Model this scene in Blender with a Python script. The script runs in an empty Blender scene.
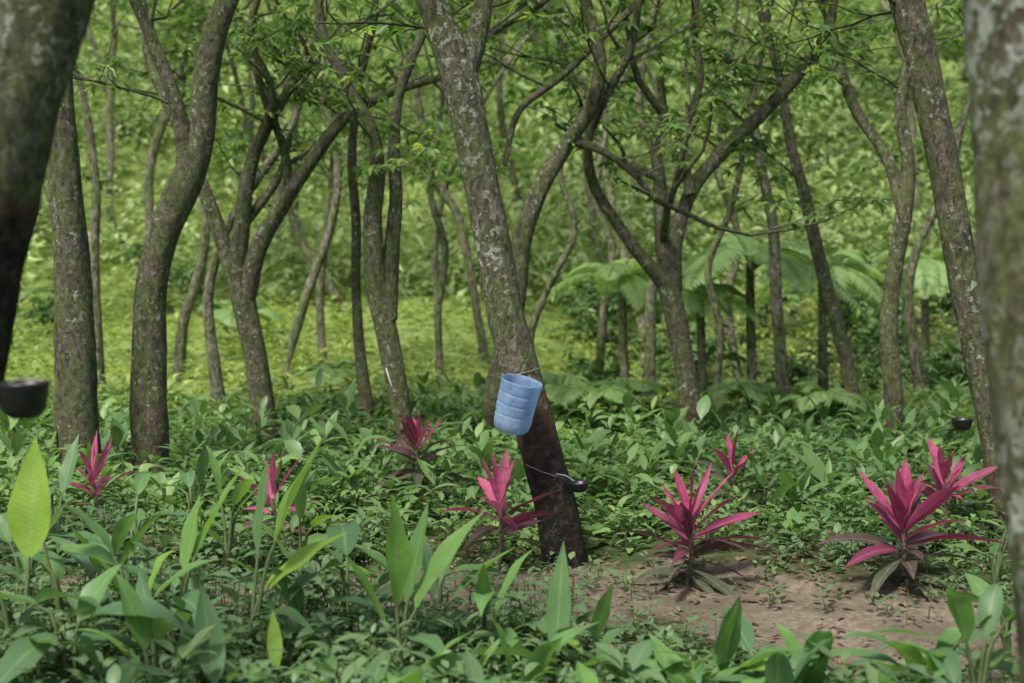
import bpy, math, numpy as np
from mathutils import Vector
rng = np.random.default_rng(11)
R = lambda a, b, n=None: rng.uniform(a, b, n)
FPX = 1024*50/36.0
PITCH = math.radians(3.15)
CAMZ = 1.5
cp, sp = math.cos(PITCH), math.sin(PITCH)

def pix(px, py, d):
    u = (px-512)/FPX; v = (341.5-py)/FPX
    dy = cp+v*sp; dz = -sp+v*cp
    s = d/dy
    return np.array([u*s, d, CAMZ+dz*s])

# ------------------------------------------------------------ terrain
def softp(v, k=2.0):
    return np.logaddexp(0, v/k)*k
def H(x, y):
    x = np.asarray(x, float); y = np.asarray(y, float)
    z = 0.03*np.sin(1.3*x+0.7*y)+0.025*np.sin(2.1*y-0.9*x+1)+0.02*np.sin(3.7*x+2.2*y)
    z = z+0.07*softp(y-14, 1.0)
    z = z+0.44*softp(y-27-1.5*np.sin(x*0.22+1), 2.5)
    z = z-0.6*np.exp(-((y-17.5)/2.6)**2)/(1+np.exp(-(x-0.5)*2))
    z = z+0.25*softp(np.abs(x)-28, 3)
    return z
PX = [-6, -2, -0.9, -0.5, 0.3, 0.9, 1.4, 1.9, 3, 6]
PY = [6.2, 6.5, 6.55, 6.5, 6.65, 6.4, 6.05, 5.7, 5.2, 4.8]
PW = [.15, .28, .42, .5, .6, .66, .66, .6, .45, .3]
def pathm(x, y):
    yc = np.interp(x, PX, PY); w = np.interp(x, PX, PW)
    wob = 0.10*np.sin(5.1*x+1)+0.07*np.sin(9*x+3*y)+0.06*np.sin(14*x-8*y)
    return np.clip(1.5-np.abs(y-yc+wob)/w, 0, 1)

# ------------------------------------------------------------ mesh builder
class MB:
    def __init__(s):
        s.v=[]; s.a=[]; s.f=[]; s.n=0
    def add(s, v, faces, a, mat=0, smooth=True):
        v=np.asarray(v,float).reshape(-1,3)
        a=np.broadcast_to(np.asarray(a,float), (len(v),4)) if np.ndim(a)==1 else np.asarray(a,float).reshape(-1,4)
        s.v.append(v); s.a.append(a)
        s.f.append((np.asarray(faces,np.int64)+s.n, mat, smooth)); s.n+=len(v)
    def build(s, name, mats, parent=None, origin=None):
        o = np.zeros(3) if origin is None else np.asarray(origin,float)
        me=bpy.data.meshes.new(name)
        V=np.concatenate(s.v)-o; A=np.concatenate(s.a)
        loops=np.concatenate([f.ravel() for f,_,_ in s.f])
        cnt=np.concatenate([np.full(len(f), f.shape[1]) for f,_,_ in s.f])
        mi=np.concatenate([np.full(len(f), m) for f,m,_ in s.f])
        sm=np.concatenate([np.full(len(f), q) for f,_,q in s.f])
        st=np.concatenate([[0],np.cumsum(cnt)[:-1]])
        me.vertices.add(len(V)); me.vertices.foreach_set('co', V.ravel().astype(np.float32))
        me.loops.add(len(loops)); me.loops.foreach_set('vertex_index', loops.astype(np.int32))
        me.polygons.add(len(cnt)); me.polygons.foreach_set('loop_start', st.astype(np.int32))
        me.polygons.foreach_set('material_index', mi.astype(np.int32))
        me.polygons.foreach_set('use_smooth', sm.astype(bool))
        at=me.attributes.new('lf','FLOAT_COLOR','POINT')
        at.data.foreach_set('color', A.ravel().astype(np.float32))
        for m in mats: me.materials.append(m)
        me.update(calc_edges=True)
        ob=bpy.data.objects.new(name, me); bpy.context.scene.collection.objects.link(ob)
        if parent is not None:
            ob.parent=parent; ob.location=Vector(o)-parent.location
        else: ob.location=Vector(o)
        return ob

def unit(v):
    return v/np.maximum(np.linalg.norm(v,axis=-1,keepdims=True),1e-9)

def resample(pts, rad, n):
    pts=np.asarray(pts,float); rad=np.asarray(rad,float)
    d=np.linalg.norm(np.diff(pts,axis=0),axis=1); t=np.concatenate([[0],np.cumsum(d)])
    T=np.linspace(0,t[-1],n)
    Q=np.column_stack([pts,rad]); m=np.gradient(Q,t,axis=0)
    i=np.clip(np.searchsorted(t,T,side='right')-1,0,len(t)-2)
    h=(t[i+1]-t[i])[:,None]; s=((T-t[i])[:,None])/h
    o=(2*s**3-3*s**2+1)*Q[i]+(s**3-2*s**2+s)*h*m[i]+(-2*s**3+3*s**2)*Q[i+1]+(s**3-s**2)*h*m[i+1]
    return o[:,:3], np.maximum(o[:,3], 0.001), T

def tube(mb, pts, rad, k=8, lump=0.0, attr=None, mat=0, cap=True):
    pts=np.asarray(pts,float); rad=np.asarray(rad,float); n=len(pts)
    T=unit(np.gradient(pts,axis=0))
    u=np.cross(T[0],[0.31,0.9,0.2]); u/=np.linalg.norm(u)
    U=np.zeros((n,3))
    for i in range(n):
        u=u-T[i]*np.dot(u,T[i]); u/=np.linalg.norm(u); U[i]=u
    W=np.cross(T,U)
    a=np.arange(k)/k*2*np.pi
    s=np.concatenate([[0],np.cumsum(np.linalg.norm(np.diff(pts,axis=0),axis=1))])
    rr=np.repeat(rad[:,None],k,1)
    if lump>0:
        ph=R(0,6.28,8); A=a[None,:]; S=s[:,None]
        rr=rr*(1+lump*(np.sin(2*A+2.3*S+ph[0])+0.8*np.sin(3*A-5*S+ph[1])+0.6*np.sin(A+9*S+ph[2])
             +0.45*np.sin(5*A+13*S+ph[3])+0.35*np.sin(4*A-23*S+ph[4])+0.3*np.sin(7*A+31*S+ph[5])+0.25*np.sin(2*A+47*S+ph[6])))
    V=pts[:,None,:]+rr[:,:,None]*(np.cos(a)[None,:,None]*U[:,None,:]+np.sin(a)[None,:,None]*W[:,None,:])
    idx=np.arange(n*k).reshape(n,k); nx=np.roll(idx,-1,1)
    F=np.stack([idx[:-1],nx[:-1],nx[1:],idx[1:]],-1).reshape(-1,4)
    at=np.zeros((n,k,4)); at[...,1]=s[:,None]; at[...,3]=1
    if attr is not None: at[...,0]=attr(V)
    mb.add(V,F,at.reshape(-1,4),mat)

def sticks(mb, A, B, ra, rb, mat=0, r=0.5):
    A=np.asarray(A,float);B=np.asarray(B,float);n=len(A)
    if n==0: return
    ra=np.broadcast_to(ra,(n,)); rb=np.broadcast_to(rb,(n,))
    T=unit(B-A); u=unit(np.cross(T,np.array([0.3,0.8,0.21]))); w=np.cross(T,u)
    V=np.zeros((n,2,3,3))
    for j in range(3):
        c,s_=math.cos(j*2.094),math.sin(j*2.094); d=c*u+s_*w
        V[:,0,j]=A+d*ra[:,None]; V[:,1,j]=B+d*rb[:,None]
    b=(np.arange(n)*6)[:,None]
    F=np.concatenate([b+np.array([[j,(j+1)%3,3+(j+1)%3,3+j]]) for j in range(3)])
    mb.add(V,F,np.array([r,0.5,0,1]),mat)

def leaves(mb, P, D, N, L, W, droop=0.2, S=4, rnd=None, fold=0.25, prof=(0.8,1.0), wave=0.0, mat=0):
    P=np.asarray(P,float); n=len(P)
    if n==0: return
    D=unit(np.asarray(D,float)); N=np.asarray(N,float)
    N=unit(N-D*np.sum(N*D,-1,keepdims=True)); side=np.cross(D,N)
    L=np.broadcast_to(L,(n,)).astype(float); W=np.broadcast_to(W,(n,)).astype(float)
    droop=np.broadcast_to(droop,(n,)); rnd=R(0,1,n) if rnd is None else np.broadcast_to(rnd,(n,))
    if S==2:
        V=np.zeros((n,4,3)); m=P+D*(L*0.42)[:,None]; m[:,2]-=droop*L*0.18
        tip=P+D*L[:,None]; tip[:,2]-=droop*L
        V[:,0]=P; V[:,2]=tip
        V[:,1]=m+side*(W/2)[:,None]+N*(W*fold*.6)[:,None]; V[:,3]=m-side*(W/2)[:,None]+N*(W*fold*.6)[:,None]
        b=(np.arange(n)*4)[:,None]
        F=np.concatenate([b+np.array([[0,1,2]]),b+np.array([[0,2,3]])])
        at=np.zeros((n,4,4)); at[...,0]=rnd[:,None]; at[:,:,1]=[0,.4,1,.4]; at[:,:,2]=[0,1,0,1]; at[...,3]=1
        mb.add(V,F,at.reshape(-1,4),mat,False); return
    t=np.linspace(0,1,S); w=np.sin(np.pi*t**prof[0])**prof[1]; w=np.maximum(w/w.max(),0.03)
    C=P[:,None]+D[:,None]*(L[:,None]*t)[...,None]
    C[...,2]-=(droop*L)[:,None]*t**2
    Tn=unit(np.gradient(C,axis=1)); Nn=np.cross(side[:,None],Tn)
    hw=(W/2)[:,None]*w[None]
    V=np.zeros((n,S,3,3)); V[:,:,1]=C
    ph=R(0,6.28,(n,1)); fr=R(9,15,(n,1))
    wl=wave*np.sin(fr*t[None]+ph); wr=wave*np.sin(fr*t[None]+ph+1.7)
    V[:,:,0]=C+side[:,None]*hw[...,None]+Nn*(hw*(fold+wl))[...,None]
    V[:,:,2]=C-side[:,None]*hw[...,None]+Nn*(hw*(fold+wr))[...,None]
    idx=np.arange(S*3).reshape(S,3)
    q=np.concatenate([np.stack([idx[:-1,0],idx[:-1,1],idx[1:,1],idx[1:,0]],-1),np.stack([idx[:-1,1],idx[:-1,2],idx[1:,2],idx[1:,1]],-1)])
    F=((np.arange(n)*S*3)[:,None,None]+q[None]).reshape(-1,4)
    at=np.zeros((n,S,3,4)); at[...,0]=rnd[:,None,None]; at[...,1]=t[None,:,None]; at[:,:,0,2]=1; at[:,:,2,2]=1; at[...,3]=1
    mb.add(V,F,at.reshape(-1,4),mat,True)

def sph(az, el):
    return np.stack([np.cos(az)*np.cos(el), np.sin(az)*np.cos(el), np.sin(el)],-1)

# ------------------------------------------------------------ materials
def newmat(name):
    m=bpy.data.materials.new(name); m.use_nodes=True; nt=m.node_tree
    for n in list(nt.nodes): nt.nodes.remove(n)
    return m,nt
def nd(nt,t,**k):
    n=nt.nodes.new(t)
    for a,b in k.items(): setattr(n,a,b)
    return n
def ramp(nt,fac,stops,interp='LINEAR'):
    r=nd(nt,'ShaderNodeValToRGB'); cr=r.color_ramp; cr.interpolation=interp
    while len(cr.elements)<len(stops): cr.elements.new(0.5)
    for e,(p,c) in zip(cr.elements,stops):
        e.position=p; e.color=(c[0],c[1],c[2],1) if not np.isscalar(c) else (c,c,c,1)
    nt.links.new(fac,r.inputs[0]); return r.outputs[0]
def noise(nt,vec,scale,detail=4,rough=0.6,dist=0.0):
    n=nd(nt,'ShaderNodeTexNoise'); n.inputs['Scale'].default_value=scale; n.inputs['Detail'].default_value=detail
    n.inputs['Roughness'].default_value=rough; n.inputs['Distortion'].default_value=dist
    nt.links.new(vec,n.inputs['Vector']); return n.outputs['Fac']
def mix(nt,fac,a,b,mode='MIX'):
    m=nd(nt,'ShaderNodeMix',data_type='RGBA',blend_type=mode)
    for i,v in ((0,fac),(6,a),(7,b)):
        if hasattr(v,'links') : nt.links.new(v,m.inputs[i])
        elif np.isscalar(v): m.inputs[i].default_value=v
        else: m.inputs[i].default_value=(*v,1)
    return m.outputs[2]
def mathn(nt,op,a,b=0.0):
    m=nd(nt,'ShaderNodeMath',operation=op)
    for i,v in ((0,a),(1,b)):
        if hasattr(v,'links'): nt.links.new(v,m.inputs[i])
        else: m.inputs[i].default_value=v
    return m.outputs[0]

def leafmat(name, stops, trans=0.35, tcol=(1.3,1.35,0.6), rough=0.42, vein=0.0, blotch=0, bump=0.0, veincol=(0.35,0.45,0.2), spec=0.4, gain=1.0):
    m,nt=newmat(name)
    stops=[(p,tuple(c*gain for c in cc)) for p,cc in stops]
    at=nd(nt,'ShaderNodeAttribute',attribute_name='lf')
    sep=nd(nt,'ShaderNodeSeparateColor'); nt.links.new(at.outputs['Color'],sep.inputs[0])
    r,g,b=sep.outputs
    col=ramp(nt,r,stops)
    if vein>0:
        mid=ramp(nt,b,[(0.0,1),(0.14,0)])
        col=mix(nt,mathn(nt,'MULTIPLY',mid,vein),col,veincol)
    if blotch:
        geo=nd(nt,'ShaderNodeNewGeometry')
        bn=noise(nt,geo.outputs['Position'],22,3,.65)
        col=mix(nt,mathn(nt,'MULTIPLY',ramp(nt,bn,[(0.45,0),(0.75,1)]),blotch),col,tuple(0.4*c for c in stops[-1][1]))
        tipb=ramp(nt,mathn(nt,'ADD',g,mathn(nt,'MULTIPLY',bn,.25)),[(1.0,0),(1.12,1)])
        col=mix(nt,mathn(nt,'MULTIPLY',tipb,.7),col,(0.16,0.11,0.05))
    pr=nd(nt,'ShaderNodeBsdfPrincipled'); nt.links.new(col,pr.inputs['Base Color']); pr.inputs['Roughness'].default_value=rough
    pr.inputs['Specular IOR Level'].default_value=spec
    tr=nd(nt,'ShaderNodeBsdfTranslucent'); tc=mix(nt,1.0,col,tcol,'MULTIPLY'); nt.links.new(tc,tr.inputs[0])
    if bump>0:
        w=mathn(nt,'SINE',mathn(nt,'ADD',mathn(nt,'MULTIPLY',g,150.0),mathn(nt,'MULTIPLY',b,-11.0)))
        bp=nd(nt,'ShaderNodeBump'); bp.inputs['Strength'].default_value=bump; bp.inputs['Distance'].default_value=0.002
        nt.links.new(w,bp.inputs['Height']); nt.links.new(bp.outputs[0],pr.inputs['Normal'])
    ms=nd(nt,'ShaderNodeMixShader'); ms.inputs[0].default_value=trans
    nt.links.new(pr.outputs[0],ms.inputs[1]); nt.links.new(tr.outputs[0],ms.inputs[2])
    out=nd(nt,'ShaderNodeOutputMaterial'); nt.links.new(ms.outputs[0],out.inputs[0])
    return m

def barkmat(name, base=(0.12,0.105,0.08), moss=(0.12,0.145,0.055), lichen=(0.42,0.46,0.38), mossamt=0.6, licamt=0.5, dark=(0.02,0.017,0.015), sc=1.0, bumpd=0.025, simple=False):
    m,nt=newmat(name)
    geo=nd(nt,'ShaderNodeNewGeometry'); pos=geo.outputs['Position']
    at=nd(nt,'ShaderNodeAttribute',attribute_name='lf')
    sep=nd(nt,'ShaderNodeSeparateColor'); nt.links.new(at.outputs['Color'],sep.inputs[0])
    mp=nd(nt,'ShaderNodeMapping'); mp.inputs['Scale'].default_value=(1,1,0.5); nt.links.new(pos,mp.inputs[0]); pz=mp.outputs[0]
    n1=noise(nt,pz,(22 if simple else 34)*sc,3 if simple else 7,0.75,0.0 if simple else 0.6)
    col=ramp(nt,n1,[(0.34,tuple(c*0.22 for c in base)),(0.5,base),(0.66,tuple(c*2.0 for c in base))])
    n2=noise(nt,pos,4.5*sc,4,0.75)
    mossc=ramp(nt,n1,[(0.35,tuple(c*0.35 for c in moss)),(0.65,tuple(c*1.5 for c in moss))])
    col=mix(nt,ramp(nt,n2,[(0.62-0.3*mossamt,0),(0.78-0.3*mossamt,0.85)]),col,mossc)
    hgt=n1
    if not simple:
        n3=noise(nt,pos,26*sc,4,0.6,0.2); n3b=noise(nt,pos,3.0*sc,3)
        col=mix(nt,ramp(nt,noise(nt,pz,7*sc,3,.7),[(0.54,0),(0.70,0.7)]),col,(0.035,0.03,0.02))
        lm=mathn(nt,'MULTIPLY',ramp(nt,n3,[(0.68-0.2*licamt,0),(0.74-0.2*licamt,0.85)]),ramp(nt,n3b,[(0.38,0.0),(0.6,1)]))
        col=mix(nt,lm,col,lichen)
        dn=noise(nt,pos,14,5,0.75)
        df=mathn(nt,'ADD',sep.outputs[0],mathn(nt,'MULTIPLY',mathn(nt,'SUBTRACT',dn,0.5),1.1))
        dm=ramp(nt,df,[(0.35,0),(0.6,1)])
        dcol=ramp(nt,df,[(0.4,(0.13,0.07,0.042)),(0.75,(0.06,0.04,0.028)),(1.05,dark)])
        dcol=mix(nt,mathn(nt,'MULTIPLY',ramp(nt,n3,[(0.5,0),(0.62,1)]),0.45),dcol,(0.12,0.10,0.075))
        col=mix(nt,dm,col,dcol)
        hgt=mathn(nt,'ADD',mathn(nt,'MULTIPLY',n1,1.3),mathn(nt,'ADD',mathn(nt,'MULTIPLY',n3,0.5),mathn(nt,'MULTIPLY',lm,0.15)))
    else:
        col=mix(nt,mathn(nt,'MULTIPLY',sep.outputs[0],.5),col,(0.03,0.025,0.02))
    pr=nd(nt,'ShaderNodeBsdfPrincipled'); nt.links.new(col,pr.inputs['Base Color']); pr.inputs['Roughness'].default_value=0.85
    pr.inputs['Specular IOR Level'].default_value=0.2
    bp=nd(nt,'ShaderNodeBump'); bp.inputs['Strength'].default_value=1.0; bp.inputs['Distance'].default_value=bumpd
    nt.links.new(hgt,bp.inputs['Height']); nt.links.new(bp.outputs[0],pr.inputs['Normal'])
    out=nd(nt,'ShaderNodeOutputMaterial'); nt.links.new(pr.outputs[0],out.inputs[0])
    return m

def plain(name,col,rough=0.5,trans=0.0,var=0.2,scale=30):
    m,nt=newmat(name); geo=nd(nt,'ShaderNodeNewGeometry')
    c=ramp(nt,noise(nt,geo.outputs['Position'],scale,2),[(0.3,tuple(x*(1-var) for x in col)),(0.7,tuple(x*(1+var) for x in col))])
    pr=nd(nt,'ShaderNodeBsdfPrincipled'); nt.links.new(c,pr.inputs['Base Color']); pr.inputs['Roughness'].default_value=rough
    out=nd(nt,'ShaderNodeOutputMaterial')
    if trans>0:
        tr=nd(nt,'ShaderNodeBsdfTranslucent'); nt.links.new(c,tr.inputs[0]); ms=nd(nt,'ShaderNodeMixShader'); ms.inputs[0].default_value=trans
        nt.links.new(pr.outputs[0],ms.inputs[1]); nt.links.new(tr.outputs[0],ms.inputs[2]); nt.links.new(ms.outputs[0],out.inputs[0])
    else: nt.links.new(pr.outputs[0],out.inputs[0])
    return m

M_bark=barkmat('bark_mossy',licamt=0.5,mossamt=.8)
M_barkmain=barkmat('bark_main',base=(0.14,0.13,0.095),licamt=0.65,mossamt=0.75)
M_barkN=barkmat('bark_lichen',base=(0.15,0.13,0.095),licamt=0.85,mossamt=0.8,lichen=(0.44,0.48,0.42),sc=0.9)
M_barkfarhaze=barkmat('bark_far_haze_tint',base=(0.16,0.145,0.115),bumpd=0.03,simple=True,mossamt=.75)  # distant bark made paler in its colour to stand in for haze
M_canopy=leafmat('canopy_leaf',[(0,(0.09,0.16,0.05)),(0.6,(0.17,0.275,0.08)),(0.93,(0.27,0.39,0.12)),(1,(0.48,0.5,0.14))],trans=0.52,tcol=(1.2,1.3,0.75))
M_farhaze=leafmat('hill_leaf_haze_tint',[(0,(0.08,0.12,0.055)),(0.35,(0.18,0.25,0.10)),(0.7,(0.33,0.43,0.17)),(1,(0.55,0.66,0.32))],trans=0.4,rough=0.6,spec=.2,tcol=(1.1,1.2,.7))  # haze painted as paler leaf colour; brightest stops stand in for light gaps
M_herb=leafmat('herb_leaf',[(0,(0.05,0.10,0.04)),(0.5,(0.095,0.17,0.06)),(1,(0.19,0.29,0.09))],trans=0.35,vein=0.2,gain=1.4,tcol=(1.15,1.3,.7))
M_fore=leafmat('fore_leaf',[(0,(0.055,0.10,0.05)),(0.5,(0.09,0.155,0.07)),(1,(0.15,0.22,0.085))],trans=0.35,vein=0.25,gain=1.35,tcol=(1.15,1.3,.7))
M_grasslit=leafmat('glade_leaf_lit_tint',[(0,(0.13,0.19,0.06)),(0.5,(0.27,0.35,0.09)),(1,(0.48,0.55,0.17))],trans=0.35,tcol=(1.2,1.3,.7))  # lit glade patches painted in through brighter leaf colour
M_ging=leafmat('ginger_leaf',[(0,(0.10,0.20,0.10)),(0.5,(0.14,0.28,0.10)),(0.85,(0.20,0.38,0.09)),(1,(0.30,0.48,0.07))],trans=0.42,vein=0.45,bump=0.1,rough=0.46,blotch=.35,spec=0.45,tcol=(1.25,1.3,.6))
M_cord=leafmat('cordyline_leaf',[(0,(0.60,0.14,0.27)),(0.35,(0.44,0.065,0.17)),(0.58,(0.21,0.04,0.09)),(0.78,(0.10,0.045,0.055)),(1,(0.09,0.11,0.06))],trans=0.28,tcol=(1.1,0.9,1.0),vein=0.35,veincol=(0.6,0.28,0.36),blotch=.65,spec=0.45,rough=.42)
M_fern=leafmat('fern_leaf',[(0,(0.18,0.30,0.10)),(1,(0.30,0.45,0.17))],trans=0.4)
M_stem=plain('stem_green',(0.09,0.13,0.045),0.6)
M_stemp=plain('stem_cordyline',(0.15,0.12,0.085),0.7)
M_litter=plain('leaf_litter',(0.18,0.11,0.065),0.7,trans=0.15,var=0.5,scale=9)
M_black=plain('black_bowl',(0.012,0.012,0.013),0.4)
M_wire=plain('wire',(0.22,0.22,0.21),0.5)
def bluemat():
    m,nt=newmat('blue_plastic'); geo=nd(nt,'ShaderNodeNewGeometry')
    tc=nd(nt,'ShaderNodeTexCoord'); sx=nd(nt,'ShaderNodeSeparateXYZ'); nt.links.new(tc.outputs['Object'],sx.inputs[0])
    n=noise(nt,geo.outputs['Position'],14,5,0.7)
    c=ramp(nt,n,[(0.3,(0.30,0.44,0.64)),(0.55,(0.42,0.57,0.77)),(0.75,(0.55,0.70,0.85))])
    low=ramp(nt,mathn(nt,'ADD',sx.outputs[2],mathn(nt,'MULTIPLY',n,0.08)),[(0.02,1),(0.2,0)])
    c=mix(nt,mathn(nt,'MULTIPLY',low,0.65),c,(0.62,0.73,0.83))
    dirt=ramp(nt,noise(nt,geo.outputs['Position'],40,6,0.75),[(0.5,0),(0.7,0.6)]); c=mix(nt,dirt,c,(0.17,0.21,0.24))
    pr=nd(nt,'ShaderNodeBsdfPrincipled'); nt.links.new(c,pr.inputs['Base Color']); pr.inputs['Roughness'].default_value=0.3
    tr=nd(nt,'ShaderNodeBsdfTranslucent'); nt.links.new(c,tr.inputs[0]); ms=nd(nt,'ShaderNodeMixShader'); ms.inputs[0].default_value=0.4
    nt.links.new(pr.outputs[0],ms.inputs[1]); nt.links.new(tr.outputs[0],ms.inputs[2])
    tp=nd(nt,'ShaderNodeBsdfTransparent'); tp.inputs[0].default_value=(.62,.78,.95,1); m2=nd(nt,'ShaderNodeMixShader'); m2.inputs[0].default_value=.34
    nt.links.new(ms.outputs[0],m2.inputs[1]); nt.links.new(tp.outputs[0],m2.inputs[2])
    out=nd(nt,'ShaderNodeOutputMaterial'); nt.links.new(m2.outputs[0],out.inputs[0]); return m
M_blue=bluemat()
def groundmat():
    m,nt=newmat('ground'); geo=nd(nt,'ShaderNodeNewGeometry'); pos=geo.outputs['Position']
    at=nd(nt,'ShaderNodeAttribute',attribute_name='lf'); sep=nd(nt,'ShaderNodeSeparateColor'); nt.links.new(at.outputs['Color'],sep.inputs[0])
    n1=noise(nt,pos,14,6,0.7); n2=noise(nt,pos,1.1,4,0.6)
    soil=ramp(nt,n1,[(0.3,(0.04,0.03,0.02)),(0.5,(0.09,0.065,0.045)),(0.7,(0.15,0.11,0.075))])
    green=ramp(nt,n1,[(0.3,(0.03,0.05,0.015)),(0.6,(0.06,0.1,0.03)),(0.8,(0.1,0.15,0.045))])
    c=mix(nt,ramp(nt,n2,[(0.35,0.45),(0.6,1)]),soil,green)
    dirt=ramp(nt,noise(nt,pos,26,7,0.75),[(0.3,(0.10,0.08,0.06)),(0.5,(0.21,0.17,0.13)),(0.72,(0.34,0.285,0.225))])
    dirt=mix(nt,ramp(nt,noise(nt,pos,3.2,5,.7),[(0.4,0.0),(0.6,0.7)]),dirt,(0.11,0.09,0.062))
    pf=mathn(nt,'ADD',sep.outputs[0],mathn(nt,'MULTIPLY',mathn(nt,'SUBTRACT',noise(nt,pos,7,5,.7),.5),1.2))
    c=mix(nt,ramp(nt,pf,[(.3,0),(.6,1)]),c,dirt)
    far=ramp(nt,noise(nt,pos,1.4,6,0.7),[(0.3,(0.12,0.17,0.055)),(0.55,(0.22,0.29,0.08)),(0.75,(0.33,0.39,0.12))])  # far ground colour brightened to paint the lit glade
    c=mix(nt,sep.outputs[1],c,far)
    pr=nd(nt,'ShaderNodeBsdfPrincipled'); nt.links.new(c,pr.inputs['Base Color']); pr.inputs['Roughness'].default_value=0.95; pr.inputs['Specular IOR Level'].default_value=0.1
    bp=nd(nt,'ShaderNodeBump'); bp.inputs['Strength'].default_value=0.8; bp.inputs['Distance'].default_value=0.03
    nt.links.new(noise(nt,pos,30,7,0.7),bp.inputs['Height']); nt.links.new(bp.outputs[0],pr.inputs['Normal'])
    out=nd(nt,'ShaderNodeOutputMaterial'); nt.links.new(pr.outputs[0],out.inputs[0]); return m
M_ground=groundmat()

# ------------------------------------------------------------ ground
xs=np.unique(np.concatenate([np.linspace(-90,-8,60),np.linspace(-8,8,260),np.linspace(8,90,60)]))
ys=np.unique(np.concatenate([np.linspace(-60,2,30),np.linspace(2,15,240),np.linspace(15,60,110),np.linspace(60,140,40)]))
X,Y=np.meshgrid(xs,ys)
pm=pathm(X,Y)
Z=H(X,Y)-0.03*pm+0.008*np.sin(17*X+5*Y)*np.sin(13*Y-4*X)*(np.abs(X)<8)
idx=np.arange(X.size).reshape(X.shape)
F=np.stack([idx[:-1,:-1],idx[:-1,1:],idx[1:,1:],idx[1:,:-1]],-1).reshape(-1,4)
at=np.zeros(X.shape+(4,)); at[...,0]=pm; at[...,1]=np.clip((Y-12)/4,0,1)*np.clip(1.2-0.25*np.clip(X,0,9)*(Y<24),0,1); at[...,3]=1
g=MB(); g.add(np.stack([X,Y,Z],-1),F,at.reshape(-1,4)); g.build('ground',[M_ground])

# ------------------------------------------------------------ trees
def grow(mb, tw, LP, p, d, r, L, lvl, maxl, updir=0.25, nch=4, wig=0.28, k=6):
    n=7; pts=[p]; ds=[d]
    for i in range(n-1):
        d=unit(d+rng.normal(0,wig,3)*np.array([1,1,0.7])*0.6+np.array([0,0,updir*0.3]))
        pts.append(pts[-1]+d*L/(n-1)); ds.append(d)
    pts=np.array(pts); rad=r*np.linspace(1,0.45,n)
    if r>0.012:
        tube(mb,pts,rad,k)
    else:
        for i in range(n-1): tw.append((pts[i],pts[i+1],rad[i],rad[i+1]))
    if lvl==maxl:
        for i in range(1,n):
            LP.append((pts[i],ds[i]))
        return
    for c in range(nch):
        f=0.25+0.75*(c+R(0.2,1))/nch; i=min(int(f*(n-1)),n-1)
        a=R(0,6.28); dd=unit(ds[i]*R(0.4,0.9)+np.array([math.cos(a),math.sin(a),R(-0.35,0.6)]))
        grow(mb,tw,LP,pts[i],dd,max(r*R(0.4,0.6),0.004),L*R(0.45,0.7),lvl+1,maxl,updir*0.4,nch,wig,5)

def trifol(mb, LP, L0, S=2, dens=1.0, mat=0, per=3):
    if not LP: return
    P=np.array([q[0] for q in LP]); D=np.array([q[1] for q in LP])
    if dens<1: 
        kk=rng.random(len(P))<dens; P=P[kk]; D=D[kk]
    n=len(P)
    pd=unit(D*0.4+sph(R(0,6.28,n),R(-0.3,0.5,n)))
    hub=P+pd*(L0*R(0.3,0.9,n))[:,None]
    a2=np.arctan2(pd[:,1],pd[:,0]); rr=R(0,1,n)
    for j in range(per):
        aa=a2+(j-(per-1)/2)*R(0.5,1.0,n); el=R(-0.6,0.2,n)
        leaves(mb,hub,sph(aa,el),np.array([0,0,1.])+rng.normal(0,0.35,(n,3)),L0*R(0.7,1.25,n),L0*R(0.34,0.48,n),R(0.05,0.4,n),S,rnd=np.clip(rr*.95+R(-.2,.12,n),0,1),mat=mat)

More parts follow.
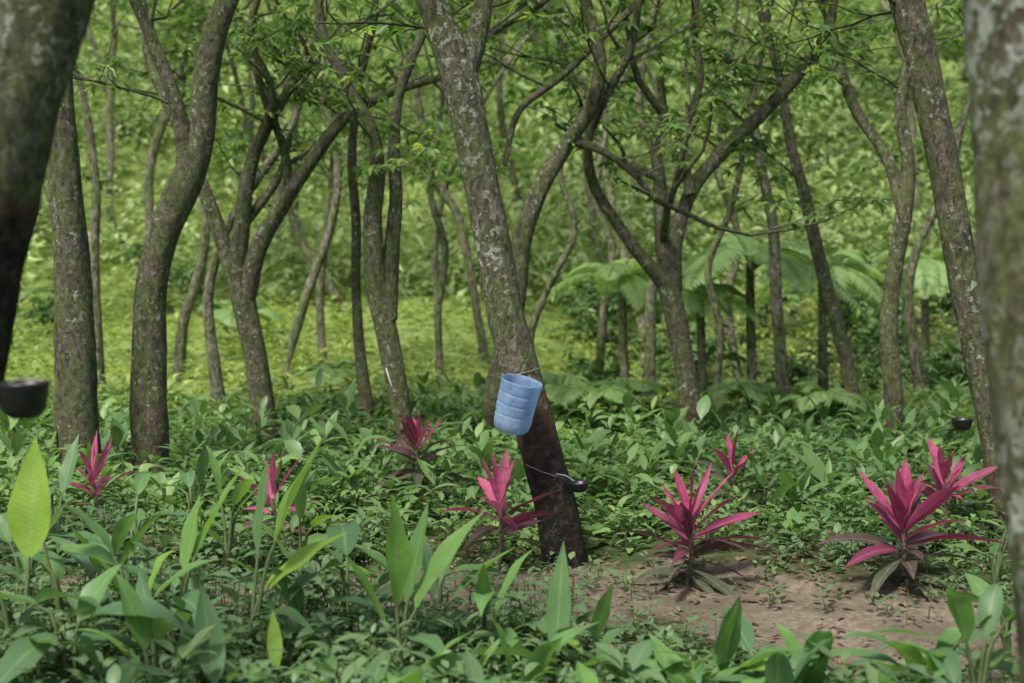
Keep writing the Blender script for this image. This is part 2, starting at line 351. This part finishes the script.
def make_tree(name, D, polys, bark=None, crown=True, dark=None, slopes=None, leafL=0.12, k=14, crownL=2.2, nch=4, side=3, baseflare=1.2, lump=0.035, dens=1.0, per=3):
    bark=bark or M_bark
    wood=MB(); tw=[]; LP=[]
    base=None
    for pi,pl in enumerate(polys):
        p0=pix(pl[0][0],pl[0][1],D); pts=[p0]; rad=[pl[0][2]/2/FPX*D]
        sl=(0 if pi==0 else R(-0.2,0.35)) if slopes is None else slopes[pi]
        dd=D
        for a,b in zip(pl[:-1],pl[1:]):
            seg=math.hypot(b[0]-a[0],b[1]-a[1])/FPX*D
            dd+=seg*sl; pts.append(pix(b[0],b[1],dd)); rad.append(b[2]/2/FPX*dd)
        pts=np.array(pts); rad=np.array(rad)
        if pi==0:
            dirn=pts[0]-pts[1]; dirn/=max(-dirn[2],1e-3); dirn=np.clip(dirn,-0.4,0.4); dirn[2]=-1
            gz=float(H(pts[0][0],pts[0][1])); h=pts[0][2]-gz
            if h>0.03:
                q=pts[0]+dirn*(h); q[2]=float(H(q[0],q[1]))+0.02
                q2=q+dirn*0.15
                pts=np.vstack([q2,q,pts]); rad=np.concatenate([[rad[0]*baseflare*1.15,rad[0]*baseflare],rad])
            else:
                pts[0]=[pts[0][0],pts[0][1],gz-0.1]; rad[0]*=baseflare
            base=np.array([pts[0][0],pts[0][1],float(H(pts[0][0],pts[0][1]))])
        length=np.sum(np.linalg.norm(np.diff(pts,axis=0),axis=1))
        n=max(8,int(length/(0.05 if D<12 else 0.1)))
        P2,R2,T2=resample(pts,rad,n)
        kk=k if pi==0 else max(8,k-4)
        tube(wood,P2,R2,kk,lump=lump,attr=dark)
        if crown:
            d=unit(P2[-1]-P2[-3]); d=unit(d+np.array([0,0,0.5]))
            grow(wood,tw,LP,P2[-1],d,R2[-1]*0.95,crownL,0,2,0.4,nch)
            zz=P2[:,2]
            for c in range(side):
                i=int(R(0.4,0.98)*(n-1))
                if zz[i]<2.1 : continue
                a=R(0,6.28); grow(wood,tw,LP,P2[i],unit(np.array([math.cos(a),math.sin(a),R(0,.7)])),0.012,R(0.7,1.5),1,2,0.1,5)
    if tw:
        A=np.array([t[0] for t in tw]);B=np.array([t[1] for t in tw]);sticks(wood,A,B,np.array([t[2] for t in tw]),np.array([t[3] for t in tw]),r=0)
    ob=wood.build(name,[bark],origin=base)
    if LP:
        lf=MB(); trifol(lf,LP,leafL,2,dens,per=per); lf.build('foliage',[M_canopy],parent=ob)
    return ob

def dark_main(V):
    z=V[...,2]
    zt=pix(0,320,7.3)[2]; zb=pix(0,475,7.3)[2]
    return np.clip((zt-z)/(zt-zb),0,1.0)*np.where(z<zt,1,0)
main=make_tree('rubber_tree',7.3,[
  [(566,560,43),(556,505,42),(542,455,41),(530,410,41),(517,360,40),(506,318,38),(498,270,37),(490,225,36),(480,180,35),(471,130,35),(461,85,37),(450,50,34),(436,15,28),(420,-25,26)],
  [(460,80,30),(472,50,24),(480,20,20),(486,-20,18)]],
  bark=M_barkmain,dark=dark_main,k=40,lump=0.018,slopes=[0,0.2],leafL=0.10,nch=3,side=2,dens=.6,baseflare=1.05)

def dark_A(V):
    zt=pix(0,185,3.9)[2]; zb=pix(0,230,3.9)[2]
    return np.clip((zt-V[...,2])/(zt-zb),0,1)
make_tree('rubber_tree',3.9,[[(-58,500,78),(-45,400,82),(-33,330,84),(-20,250,86),(-8,190,90),(8,110,96),(26,40,104),(42,-30,108),(60,-90,100),(70,-250,90)]],bark=M_barkmain,dark=dark_A,k=40,lump=0.03,leafL=0.11,nch=3,side=0,dens=.4)
make_tree('rubber_tree',3.3,[[(1084,700,122),(1078,620,118),(1064,500,116),(1051,400,116),(1038,220,116),(1030,80,120),(1024,-40,122),(1020,-140,110),(1010,-300,90)]],bark=M_barkN,k=40,lump=0.02,leafL=0.11,nch=3,side=0,dens=.4)
dl=lambda z0,z1: (lambda V: 0.45*np.clip((z0-V[...,2])/(z0-z1),0,1))
T=[
 (9.2,[[(79,470,44),(77,420,42),(75,340,40),(72,270,37),(66,190,33),(60,110,28),(58,30,24),(64,-20,22)]]),
 (9.6,[[(152,480,40),(150,430,37),(149,350,34),(151,290,32),(164,232,32),(184,188,34),(200,140,27),(206,80,25),(216,30,23),(236,-20,20)],
       [(186,185,24),(184,140,17),(172,90,14),(152,40,12),(128,-15,11)]]),
 (11.4,[[(268,455,25),(262,400,24),(254,350,23),(243,300,25)],
        [(243,302,23),(226,250,17),(204,190,14),(180,130,12),(150,60,10),(140,-10,9)],
        [(245,300,22),(258,250,18),(285,200,16),(312,160,14),(345,118,12),(392,92,9),(440,78,7)],
        [(290,196,11),(284,150,9),(262,90,8),(250,30,8),(262,-15,7)]]),
 (10.6,[[(408,450,22),(398,390,21),(386,330,22),(376,280,22),(373,220,19),(377,165,16),(372,130,13),(350,90,11),(322,30,10),(316,-20,9)],
        [(388,320,19),(391,260,17),(396,200,14),(394,140,12),(398,100,10),(420,40,9),(445,-15,8)]]),
 (12.0,[[(372,440,14),(362,370,12),(356,290,10),(356,220,10),(352,160,9),(358,90,8),(375,20,7)]]),
 (10.9,[[(484,455,25),(494,400,24),(508,340,22),(516,290,21),(522,240,20),(540,190,18),(566,145,16),(592,105,15),(600,60,13),(588,10,12),(580,-20,11)],
        [(570,140,11),(600,150,8),(636,176,7),(655,200,6)],
        [(504,165,6),(520,110,7),(560,78,7),(604,36,7),(648,-8,7)]]),
 (11.3,[[(692,450,24),(689,400,22),(682,350,21),(672,300,22),(668,280,20)],
        [(668,285,20),(646,262,14),(618,225,12),(592,180,11),(588,140,10),(604,100,9),(630,50,8),(640,-10,8)],
        [(672,290,20),(676,240,15),(692,190,14),(722,152,14),(764,112,14),(800,72,13),(826,35,12),(835,-15,11)],
        [(690,195,11),(684,140,8),(700,80,8),(694,20,7),(700,-20,6)]]),
 (14,[[(652,410,13),(650,350,12),(652,290,11),(664,240,10),(660,170,9),(640,110,8),(650,30,7)]]),
 (13.5,[[(786,420,15),(780,350,13),(776,290,12),(772,220,11),(760,160,10),(752,100,9),(765,30,8)]]),
 (12.5,[[(862,430,16),(850,380,15),(836,320,14),(820,262,13),(806,200,12),(790,140,10),(780,80,9),(760,10,8)]]),
 (10.8,[[(896,450,20),(893,390,19),(889,330,18),(894,270,17),(904,215,17),(908,160,14),(900,110,12),(912,50,10),(922,-10,9)],
        [(904,210,16),(888,160,12),(856,110,11),(838,60,11),(826,10,10),(800,-30,10)]]),
 (14.5,[[(922,400,12),(912,340,11),(908,290,10),(920,240,9),(946,190,9),(960,130,8)]]),
 (7.6,[[(1006,520,32),(1000,470,30),(988,400,29),(974,330,29),(962,270,31),(950,200,31),(937,130,32),(922,60,32),(906,0,33),(896,-40,31)]]),
 (15,[[(100,400,12),(97,330,11),(94,260,10),(96,190,9),(88,120,8)]]),
 (13.5,[[(222,430,13),(214,360,12),(208,300,11),(222,240,10),(250,190,9),(290,130,8),(310,60,7)]]),
 (15.5,[[(282,385,10),(296,330,10),(312,280,10),(330,230,9),(338,160,9),(324,100,8)]]),
 (17,[[(322,350,9),(320,290,9),(328,220,8),(335,150,8)]]),
 (16,[[(440,370,9),(438,310,8),(445,250,8),(430,190,7),(440,120,6)]]),
 (17,[[(600,360,9),(604,310,9),(612,250,8),(596,200,8),(605,140,7)]]),
 (16,[[(178,380,12),(184,320,11),(200,270,10),(206,220,9),(196,150,8)]]),
 (18,[[(735,360,9),(728,300,9),(738,240,8),(720,180,8)]]),
 (18,[[(480,330,9),(470,270,9),(455,210,9),(428,170,8),(420,110,8)]]),
 (13.8,[[(540,400,8),(530,340,8),(552,280,7),(575,230,7),(560,170,6),(585,110,6),(560,40,5)]]),
 (14.2,[[(715,400,8),(720,330,8),(708,270,7),(730,210,7),(742,150,6),(725,90,6),(735,20,5)]]),
]
for D,pl in T:
    far=D>12.6
    near=D<9.8
    make_tree('rubber_tree',D,pl,bark=M_barkfarhaze if far else M_bark,dark=dl(1.0,0.3),k=10 if far else 20,leafL=0.10 if not far else .13,lump=0.03,nch=3,dens=0.5 if near else 0.85,crownL=1.8,side=2 if near else (5 if len(pl)==1 else 4),per=3 if near else 4)

def random_tree(x,y,hgt):
    wood=MB(); tw=[]; LP=[]
    z=float(H(x,y)); p=np.array([x,y,z-0.15]); r=R(0.045,0.08)
    d=unit(np.array([R(-.3,.3),R(-.2,.2),1])); pts=[p];
    for i in range(5):
        d=unit(d+rng.normal(0,.16,3)+[0,0,.1]); pts.append(pts[-1]+d*hgt*0.14)
    P2,R2,_=resample(pts,r*np.linspace(1.3,.9,6),18); tube(wood,P2,R2,8,lump=.03)
    for c in range(2):
        a=R(0,6.28); d2=unit(d+0.6*np.array([math.cos(a),0.6*math.sin(a),.1])); q=[P2[-2]]
        for i in range(6):
            d2=unit(d2+rng.normal(0,.25,3)+[0,0,.15]); q.append(q[-1]+d2*hgt*0.1)
        P3,R3,_=resample(q,r*np.linspace(.75,.35,7),20); tube(wood,P3,R3,7,lump=.03)
        for e in range(4):
            i=[7,11,15,19][e]; a=R(0,6.28)
            grow(wood,tw,LP,P3[i],unit(np.array([math.cos(a),math.sin(a),R(-.1,.8)])),R3[i]*.6,hgt*R(.22,.32),0,2,.15,3)
    A=np.array([t[0] for t in tw]);B=np.array([t[1] for t in tw]);sticks(wood,A,B,np.array([t[2] for t in tw]),np.array([t[3] for t in tw]),r=0)
    ob=wood.build('rubber_tree',[M_barkfarhaze],origin=(x,y,z))
    lf=MB(); trifol(lf,LP,0.16,2,0.8,per=4); lf.build('foliage',[M_canopy],parent=ob)
n=0
pos=[]
while n<30:
    y=R(17.5,38); x=R(-0.42*y-2,0.42*y+2)
    if any((x-a)**2+(y-b)**2<6.0 for a,b in pos): continue
    if x<0.5 and y<23 and rng.random()<.75: continue
    pos.append((x,y)); random_tree(x,y,R(4.8,7.5)); n+=1

# ------------------------------------------------------------ hillside foliage mass
hb=MB()
nb=1150
y=24+35*rng.random(nb)**1.3; x=R(-1,1,nb)*(0.42*y+4); z=H(x,y)
for i in range(nb):
    if x[i]<-1 and y[i]<31 and rng.random()<.55: continue
    r=R(0.4,1.5)*(0.7+y[i]/60); m=int(130*r)
    u=unit(rng.normal(0,1,(m,3))); u[:,2]=np.abs(u[:,2])
    rr=r*R(0.6,1.1,m); tall=R(0.6,1.7)
    P=np.stack([x[i]+u[:,0]*rr,y[i]+u[:,1]*rr,z[i]+u[:,2]*rr*tall],-1)
    L=R(0.14,0.27,m)*(0.6+y[i]/60)*R(.7,1.3)
    az=np.arctan2(u[:,1],u[:,0])+R(-1,1,m)
    tone=np.clip(.52+(.12 if x[i]<0 else 0)+.28*math.sin(x[i]*.35+1)*math.sin(y[i]*.4)+R(-.38,.42),0,1)  # bushes on the left get a lighter tone, painting the lit slope
    leaves(hb,P,sph(az,R(-.7,.4,m)),u*0.6+[0,0,.8]+rng.normal(0,.3,(m,3)),L,L*R(.35,.55,m),R(0,.4,m),2,rnd=np.clip(tone*0.75+R(0,.3,m),0,1))
hb.build('hillside_foliage',[M_farhaze])

gl=MB()
def patchf(x,y,f=1.0): return .5+.22*np.sin(x*1.7*f+1+.8*np.sin(y*2.1*f))+.22*np.sin(y*1.9*f+x*.7*f)+.12*np.sin(4.3*x*f-3.1*y*f)
def herb(mb, x, y, hmin, hmax, nl, L0, L1, asp=0.5, S=4, el=(0.0,0.9), droop=(0.1,0.5), mat=0, stem=True, fold=.25):
    n=len(x); z=H(x,y); h=R(hmin,hmax,n); lean=rng.normal(0,.12,(n,2))
    base=np.stack([x,y,z-0.02],-1); top=base+np.stack([lean[:,0]*h,lean[:,1]*h,h],-1)
    sc=R(.65,1.25,n); rv=np.clip(patchf(x,y)*.6+R(0,.45,n),0,1)
    if stem: sticks(mb,base,top,0.004,0.0025,1)
    a0=R(0,6.28,n)
    for j in range(nl):
        f=R(.35,1,n) if j<nl-2 else np.full(n,1.)
        P=base+(top-base)*f[:,None]; az=a0+j*2.4+R(-.4,.4,n); e=R(el[0],el[1],n)
        D=sph(az,e); P=P+D*(0.03*sc)[:,None]
        L=R(L0,L1,n)*sc
        leaves(mb,P,D,np.array([0,0,1.])+rng.normal(0,.15,(n,3)),L,L*asp*R(.8,1.2,n),R(droop[0],droop[1],n),S,rnd=np.clip(rv*.75+R(0,.28,n),0,1),mat=mat,fold=fold)
n=7500; y=R(12.5,31,n); x=R(-1,1,n)*(0.4*y+3)
herb(gl,x,y,.06,.3,8,.07,.18,.35,2,stem=False)
gl.build('meadow_vegetation',[M_grasslit])

us=MB(); tw=[];LP=[]
for i in range(32):
    yy=R(15,22); xx=R(0.02,0.42)*yy
    if i>28: xx=R(-.42,-.25)*yy; yy=R(20,23)
    zz=float(H(xx,yy)); 
    for s in range(3):
        a=R(0,6.28); grow(us,tw,LP,np.array([xx,yy,zz]),unit(np.array([.5*math.cos(a),.5*math.sin(a),1])),0.012,R(.5,1.2),1,2,.3,6)
sticks(us,np.array([t[0] for t in tw]),np.array([t[1] for t in tw]),np.array([t[2] for t in tw]),np.array([t[3] for t in tw]),mat=1)
trifol(us,LP,0.14,2,1.0,mat=0,per=4)
us.build('understory_shrubs',[M_herb,M_stemp])

# ------------------------------------------------------------ ferns
def fern(name,c,nf,L,trunk=0.0,el=(0.3,1.0)):
    mb=MB(); c=np.asarray(c,float); g0=float(H(c[0],c[1]))
    if trunk: tube(mb,[[c[0]+.05,c[1],g0-.1],[c[0]+.02,c[1],(g0+c[2])/2],c],[.07,.05,.045],9,lump=.08,mat=1)
    for i in range(nf):
        az=i*2.4+R(-.3,.3); e=R(*el); l=L*R(.8,1.15); t=np.linspace(0,1,34)
        d=sph(np.array(az),np.array(e)); C=c+d*(l*t)[:,None]; C[:,2]-=l*.75*t**2
        sticks(mb,C[:-1],C[1:],.007*L,.005*L)
        Tn=unit(np.gradient(C,axis=0)); sd=unit(np.cross(Tn,[0,0,1.])); tt=t[3:]
        pl=l*.24*np.sin(np.pi*np.clip(tt*.9+.1,0,1))**.7
        rv=R(0,1)
        for s in (-1,1):
            leaves(mb,C[3:],sd[3:]*s+Tn[3:]*.45,np.cross(sd,Tn)[3:]+rng.normal(0,.15,(len(pl),3)),pl*R(.85,1.1,len(pl)),np.full(len(pl),l*.034),.3,4,rnd=np.clip(rv+R(-.2,.2,len(pl)),0,1),prof=(.6,.8))
    mb.build(name,[M_fern,M_barkfarhaze],origin=(c[0],c[1],g0))
def fp(px,py,d): return pix(px,py,d)
fern('tree_fern',fp(750,262,15.5),14,1.25,1); fern('tree_fern',fp(622,278,16),12,1.0,1); fern('tree_fern',fp(822,270,16.5),12,1.1,1); fern('tree_fern',fp(700,300,15.8),11,.9,1); fern('tree_fern',fp(925,262,18),11,1.0,1)
for px,py,d,L in ((590,388,11.8,.6),(560,378,12.6,.55),(740,390,13,.5),(330,392,14,.5),(820,400,12.5,.5),(235,300,19,.8),(630,390,12.6,.5)):
    q=fp(px,py,d); fern('fern_plant',(q[0],q[1],float(H(q[0],q[1]))+.28),11,L*1.3,0,(.6,1.25))

# ------------------------------------------------------------ mid ground vegetation
def keep(x,y,thr=0.25): 
    return pathm(x,y)<thr*rng.random(len(x))+0.05
mv=MB()
n=5200; y=7.0+7.0*rng.random(n)**0.9; x=R(-1,1,n)*(0.38*y+1.5); k_=keep(x,y); x=x[k_];y=y[k_]
big=rng.random(len(x))<.45
herb(mv,x[big],y[big],.06,.26,9,.07,.14,.42,4)
herb(mv,x[~big],y[~big],.05,.22,10,.035,.08,.5,4)
n=600; y=R(8.0,13.5,n); x=R(-1,1,n)*(0.38*y+1.5); k_=keep(x,y); x=x[k_];y=y[k_]
herb(mv,x,y,.15,.38,7,.14,.26,.3,5,el=(.2,1.2))
mv.build('ground_vegetation',[M_herb,M_stem])

fg=MB()
n=3900; y=R(3.4,7.4,n); x=R(-1,1,n)*(0.38*y+1.0); k_=keep(x,y)&~((x>.1)&(y>5.0)&(rng.random(n)<.4)); x=x[k_];y=y[k_]
for a,b,mask in ((.04,.13,x>.25),(.08,.26,x<=.25)):
    herb(fg,x[mask],y[mask],a,b,10,.03,.07,.45,5)
n=420; y=R(3.6,6.4,n); x=R(-1,1,n)*(0.38*y+1); k_=keep(x,y,.1)&((x<.3)|((rng.random(n)<.5)&(y<5.2))); x=x[k_];y=y[k_]
herb(fg,x,y,.12,.3,8,.09,.15,.36,6,mat=0)
n=620; y=R(5.2,7.4,n); x=R(-1.5,3.2,n); k_=patchf(x,y,2)>.48; x=x[k_]; y=y[k_]
herb(fg,x,y,.02,.06,7,.025,.055,.5,4)
fg.build('undergrowth',[M_fore,M_stem])

lt=MB(); n=2400; x=R(-3,4,n); y=R(4.5,8,n); z=H(x,y)-0.03*pathm(x,y)+R(.005,.02,n)
L=R(.02,.06,n); leaves(lt,np.stack([x,y,z],-1),sph(R(0,6.28,n),R(-.1,.35,n)),np.array([0,0,1.])+rng.normal(0,.3,(n,3)),L,L*.45,.3,4,fold=.5)
lt.build('leaf_litter',[M_litter])

# ------------------------------------------------------------ ginger-like plants
def ginger(x,y,specs):
    mb=MB(); z=float(H(x,y)); b=np.array([x,y,z-.02])
    for az,el,h,L,W,dr,rv in specs:
        az=math.radians(az);el=math.radians(el)
        d=sph(np.array(az),np.array(el)); top=b+np.array([math.cos(az)*h*.18+R(-.01,.01),math.sin(az)*h*.18,h])
        midp=(b+top)/2+np.array([-math.cos(az)*.01,0,0])
        P2,R2,_=resample([b+[R(-.015,.015),R(-.015,.015),0],midp,top,top+d*.03],[.011,.009,.006,.005],8); tube(mb,P2,R2,6,mat=1)
        Nn=np.array([-math.cos(az)*math.sin(el),-math.sin(az)*math.sin(el),math.cos(el)+.15])+rng.normal(0,.3,3)
        leaves(mb,[top+d*.02],[d],[Nn],[L*1.1],[W*.84],[dr],18,rnd=[np.clip(rv+R(-.15,.1),0,1)],fold=R(.15,.5),prof=(R(.66,.76),1.0),wave=.12)
    mb.build('ginger_plant',[M_ging,M_stem],origin=(x,y,z))
def gp(px,d): return (px-512)/FPX*d
def rginger(px,d,n=5,hs=1.0,br=None,els=(8,78)):
    sp_=[]
    for i in range(n):
        sp_.append((R(0,360),R(*els),R(.18,.42)*hs,R(.20,.38),R(.065,.12),R(.1,.6),R(0,.85) if br is None else br))
    ginger(gp(px,d),d,sp_)
ginger(gp(12,4.9),4.9,[(80,82,.44,.40,.18,.02,1.),(200,50,.38,.34,.14,.3,.4),(330,25,.32,.34,.13,.4,.2)])
ginger(gp(170,5.2),5.2,[(30,62,.36,.38,.14,.08,.8),(170,40,.24,.3,.12,.4,.3),(300,15,.24,.32,.12,.3,.1),(60,75,.3,.3,.1,.1,.9)])
ginger(gp(245,5.0),5.0,[(20,66,.46,.42,.15,.08,.85),(20,40,.30,.36,.14,.15,1.),(75,75,.42,.34,.11,.05,.5),(320,20,.24,.28,.1,.4,.3)])
ginger(gp(62,4.7),4.7,[(-10,12,.34,.36,.16,.35,.2),(185,20,.37,.34,.15,.3,.3),(250,-5,.3,.32,.14,.3,.2),(60,55,.27,.32,.12,.3,.6)])
ginger(gp(345,5.4),5.4,[(100,25,.36,.38,.16,.3,.2),(250,10,.36,.34,.15,.3,.1),(20,30,.24,.32,.12,.4,.4)])
ginger(gp(398,4.9),4.9,[(110,82,.30,.36,.15,.0,1.0),(25,55,.30,.42,.14,.1,.7),(160,60,.24,.32,.1,.1,.8),(300,15,.24,.32,.1,.3,.2),(60,70,.32,.36,.1,.1,.5)])
ginger(gp(272,4.6),4.6,[(110,75,.14,.2,.06,.1,1.),(10,20,.15,.25,.09,.3,.3)])
ginger(gp(555,4.8),4.8,[(70,78,.2,.38,.1,.05,.45),(200,20,.22,.36,.13,.3,.3),(330,35,.16,.32,.11,.3,.3)])
for px,d,n,hs in ((485,5.2,5,.8),(520,4.6,5,.6),(590,5.1,4,.5),(450,4.5,4,.4),(340,4.4,4,.5),(150,4.6,4,.8),(215,4.4,4,.5),(100,5.6,5,1.),(20,5.6,4,1.1),(110,4.3,4,.6),(300,5.2,5,.95),(435,5.6,4,.8),(130,5.1,5,1.),(60,5.2,4,1.1),
                  (720,4.8,4,.4),(815,4.7,5,.4),(780,4.5,4,.4),(935,4.7,5,.7),(985,4.6,5,.8),(660,4.5,4,.4),(890,4.4,4,.45),(1015,5.2,4,1.),(-60,5,4,1.),(1100,5,4,1.),(-150,5.6,4,1.),
                  (130,6.4,4,1.),(300,6.3,4,.9),(225,6.8,4,1.),(50,6.9,4,1.),(400,6.0,3,.7),(1000,6.4,4,.8),(800,8.2,3,.5),(960,8,4,.6),(190,7.6,4,1.)):
    rginger(px,d,n,hs)
for i in range(24):
    d=R(4.2,5.0); rginger(R(20,1000),d,4,R(.3,.6),els=(0,50))

# ------------------------------------------------------------ cordylines
def cordyline(px,py,d,size=.34,n=20,pink=.5):
    c=pix(px,py,d); x,y=c[0],c[1]; z=float(H(x,y)); c[2]=max(c[2],z+.12)
    c[2]+=size*.15
    mb=MB(); b=np.array([x+R(-.04,.04),y+.03,z-.03]); 
    P2,R2,_=resample([b,(b+c)/2+[.015,0,0],c],[.014,.012,.010],8); tube(mb,P2,R2,7,mat=1,lump=.04)
    i=np.arange(n); f=i/(n-1); az=i*2.4+R(0,6.28)+R(-.6,.6,n)
    el=np.radians(80-86*f**.8+R(-20,14,n)); D=sph(az,el)
    P=c-np.stack([0*f,0*f,f*size*.75-.04],-1)
    L=size*(.82+.28*np.sin(np.pi*f))*R(.7,1.18,n); W=size*.15*R(.8,1.25,n)*(.85+.25*np.sin(np.pi*f))
    Nn=np.stack([-np.cos(az)*np.sin(el),-np.sin(az)*np.sin(el),np.cos(el)+.1],-1)+rng.normal(0,.5,(n,3))
    rv=np.clip((f-pink)*1.5+.5+R(-.25,.25,n),0,1); rv=np.where(f<pink*.7,R(0,.5,n),rv)
    leaves(mb,P,D,Nn,L,W,R(.0,.2,n)+.35*f,14,rnd=rv,fold=.32,prof=(.95,1.0),wave=.14)
    mb.build('cordyline_plant',[M_cord,M_stemp],origin=(x,y,z))
cordyline(93,490,7.6,.30,19,.55)
cordyline(272,508,7.4,.32,17,.5)
cordyline(418,456,8.6,.33,30,.33)
cordyline(500,518,7.0,.33,21,.45)
cordyline(690,540,6.7,.38,38,.33)
cordyline(732,482,8.3,.30,21,.22)
cordyline(903,540,6.5,.40,38,.35)
cordyline(944,498,7.4,.32,26,.32)
cordyline(12,462,9.5,.2,12,.3)

# ------------------------------------------------------------ bucket, bowls, wires
def lathe(mb,prof,k,mat=0,crump=0):
    pr=np.array(prof,float); n=len(pr); a=np.arange(k)/k*2*np.pi
    r=np.repeat(pr[:,:1],k,1)
    if crump: r=r*(1+crump*np.sin(4*a[None]+.4)+crump*.6*np.sin(3*a[None]+pr[:,1:2]*30))
    V=np.stack([r*np.cos(a),r*np.sin(a),np.repeat(pr[:,1:2],k,1)],-1)
    idx=np.arange(n*k).reshape(n,k); nx=np.roll(idx,-1,1)
    mb.add(V,np.stack([idx[:-1],nx[:-1],nx[1:],idx[1:]],-1).reshape(-1,4),np.array([0.,0,0,1]),mat)
bk=MB()
prof=[(.001,0),(.05,0),(.076,.005),(.087,.018),(.092,.04)]
for zz in np.linspace(.05,.25,61):
    t_=(zz-.05)/.2
    groove=-sum(.0024*math.exp(-((t_-c_)/.03)**2) for c_ in (.22,.5,.78))
    prof.append((.094+groove+.008*t_,zz))
prof+=[(.103,.258),(.1035,.266),(.102,.268),(.100,.266),(.0985,.25),(.091,.06),(.082,.02),(.05,.008),(.001,.006)]
lathe(bk,prof,56,crump=.02)
b=bk.build('blue_bucket',[M_blue])
bc=pix(510,431,7.3-.235); b.location=bc; b.rotation_euler=(math.radians(10),math.radians(13),0)
def wirepath(name,pts,r,parent=None,mat=None):
    mb=MB(); P2,R2,_=resample(pts,[r]*len(pts),40); tube(mb,P2,R2,6); return mb.build(name,[mat or M_wire],parent=parent)
def ringpts(px,py,D,rpx,tilt=0,n=20):
    c=pix(px,py,D); rr=rpx/FPX*D; a=np.linspace(0,2*np.pi,n)
    return np.stack([c[0]+rr*np.cos(a),c[1]+rr*np.sin(a),c[2]+tilt*rr*np.cos(a)],-1)
wirepath('hanging_wire',ringpts(520,372,7.3,21.5,.25),.002)
wirepath('hanging_wire',ringpts(546,470,7.3,22.5,-.35),.002)
def bowl(px,py,d,r,hgt=.75):
    mb=MB(); p=[(.001,0),(r*.45,.0),(r*.7,r*.12),(r*.88,r*.4),(r*.97,r*hgt*.85),(r*1.04,r*hgt),(r*1.04,r*hgt+.006),(r*.95,r*hgt+.004),(r*.85,r*.42),(r*.6,r*.16),(.001,r*.1)]
    lathe(mb,p,36); o=mb.build('latex_bowl',[M_black]); o.location=pix(px,py,d); return o
bowl(579,492,7.2,.05,hgt=.9)
bowl(24,418,3.75,.066,hgt=1.35)
bowl(962,430,7.5,.055,hgt=1.0)
wirepath('bowl_wire',[pix(2,385,3.85),pix(10,383,3.78),pix(22,379,3.75),pix(44,381,3.75)],.002)
sp_=MB(); q=[pix(386,368,10.45),pix(389,378,10.42),pix(392,386,10.42)]
tube(sp_,*resample(q,[.004]*3,8)[:2],5); sp_.build('latex_drip',[plain('latex',(.7,.68,.62),.4)])
wirepath('tapping_spout',[pix(556,474,7.2),pix(566,476,7.18),pix(574,481,7.18)],.004)

# ------------------------------------------------------------ light, world, camera
w=bpy.data.worlds.new('World'); bpy.context.scene.world=w; w.use_nodes=True; nt=w.node_tree
bg=nt.nodes['Background']; sky=nt.nodes.new('ShaderNodeTexSky'); sky.sky_type='NISHITA'; sky.sun_disc=False
EL=58; AZ=-150
sky.sun_elevation=math.radians(EL); sky.sun_rotation=math.radians(AZ); sky.air_density=1.0; sky.dust_density=4.0; sky.ozone_density=1
nt.links.new(sky.outputs[0],bg.inputs[0]); bg.inputs[1].default_value=0.15
sd=bpy.data.lights.new('sun','SUN'); sd.energy=5.0; sd.angle=math.radians(12); sd.color=(1,.97,.88)
so=bpy.data.objects.new('sun',sd); bpy.context.scene.collection.objects.link(so)
az=math.radians(AZ); el=math.radians(EL)
dirv=Vector((math.sin(az)*math.cos(el),math.cos(az)*math.cos(el),math.sin(el)))
so.rotation_euler=(-dirv).to_track_quat('-Z','Y').to_euler(); so.location=(0,0,30)
cd=bpy.data.cameras.new('camera'); cd.lens=50; cd.sensor_width=36; cd.clip_end=500; cd.clip_start=.05
cd.dof.use_dof=True; cd.dof.focus_distance=7.1; cd.dof.aperture_fstop=2.0
co=bpy.data.objects.new('camera',cd); bpy.context.scene.collection.objects.link(co)
co.location=(0,0,CAMZ); co.rotation_euler=(math.radians(90)-PITCH,0,0); bpy.context.scene.camera=co
s=bpy.context.scene; s.view_settings.view_transform='Standard'; s.view_settings.look='None'; s.view_settings.exposure=0
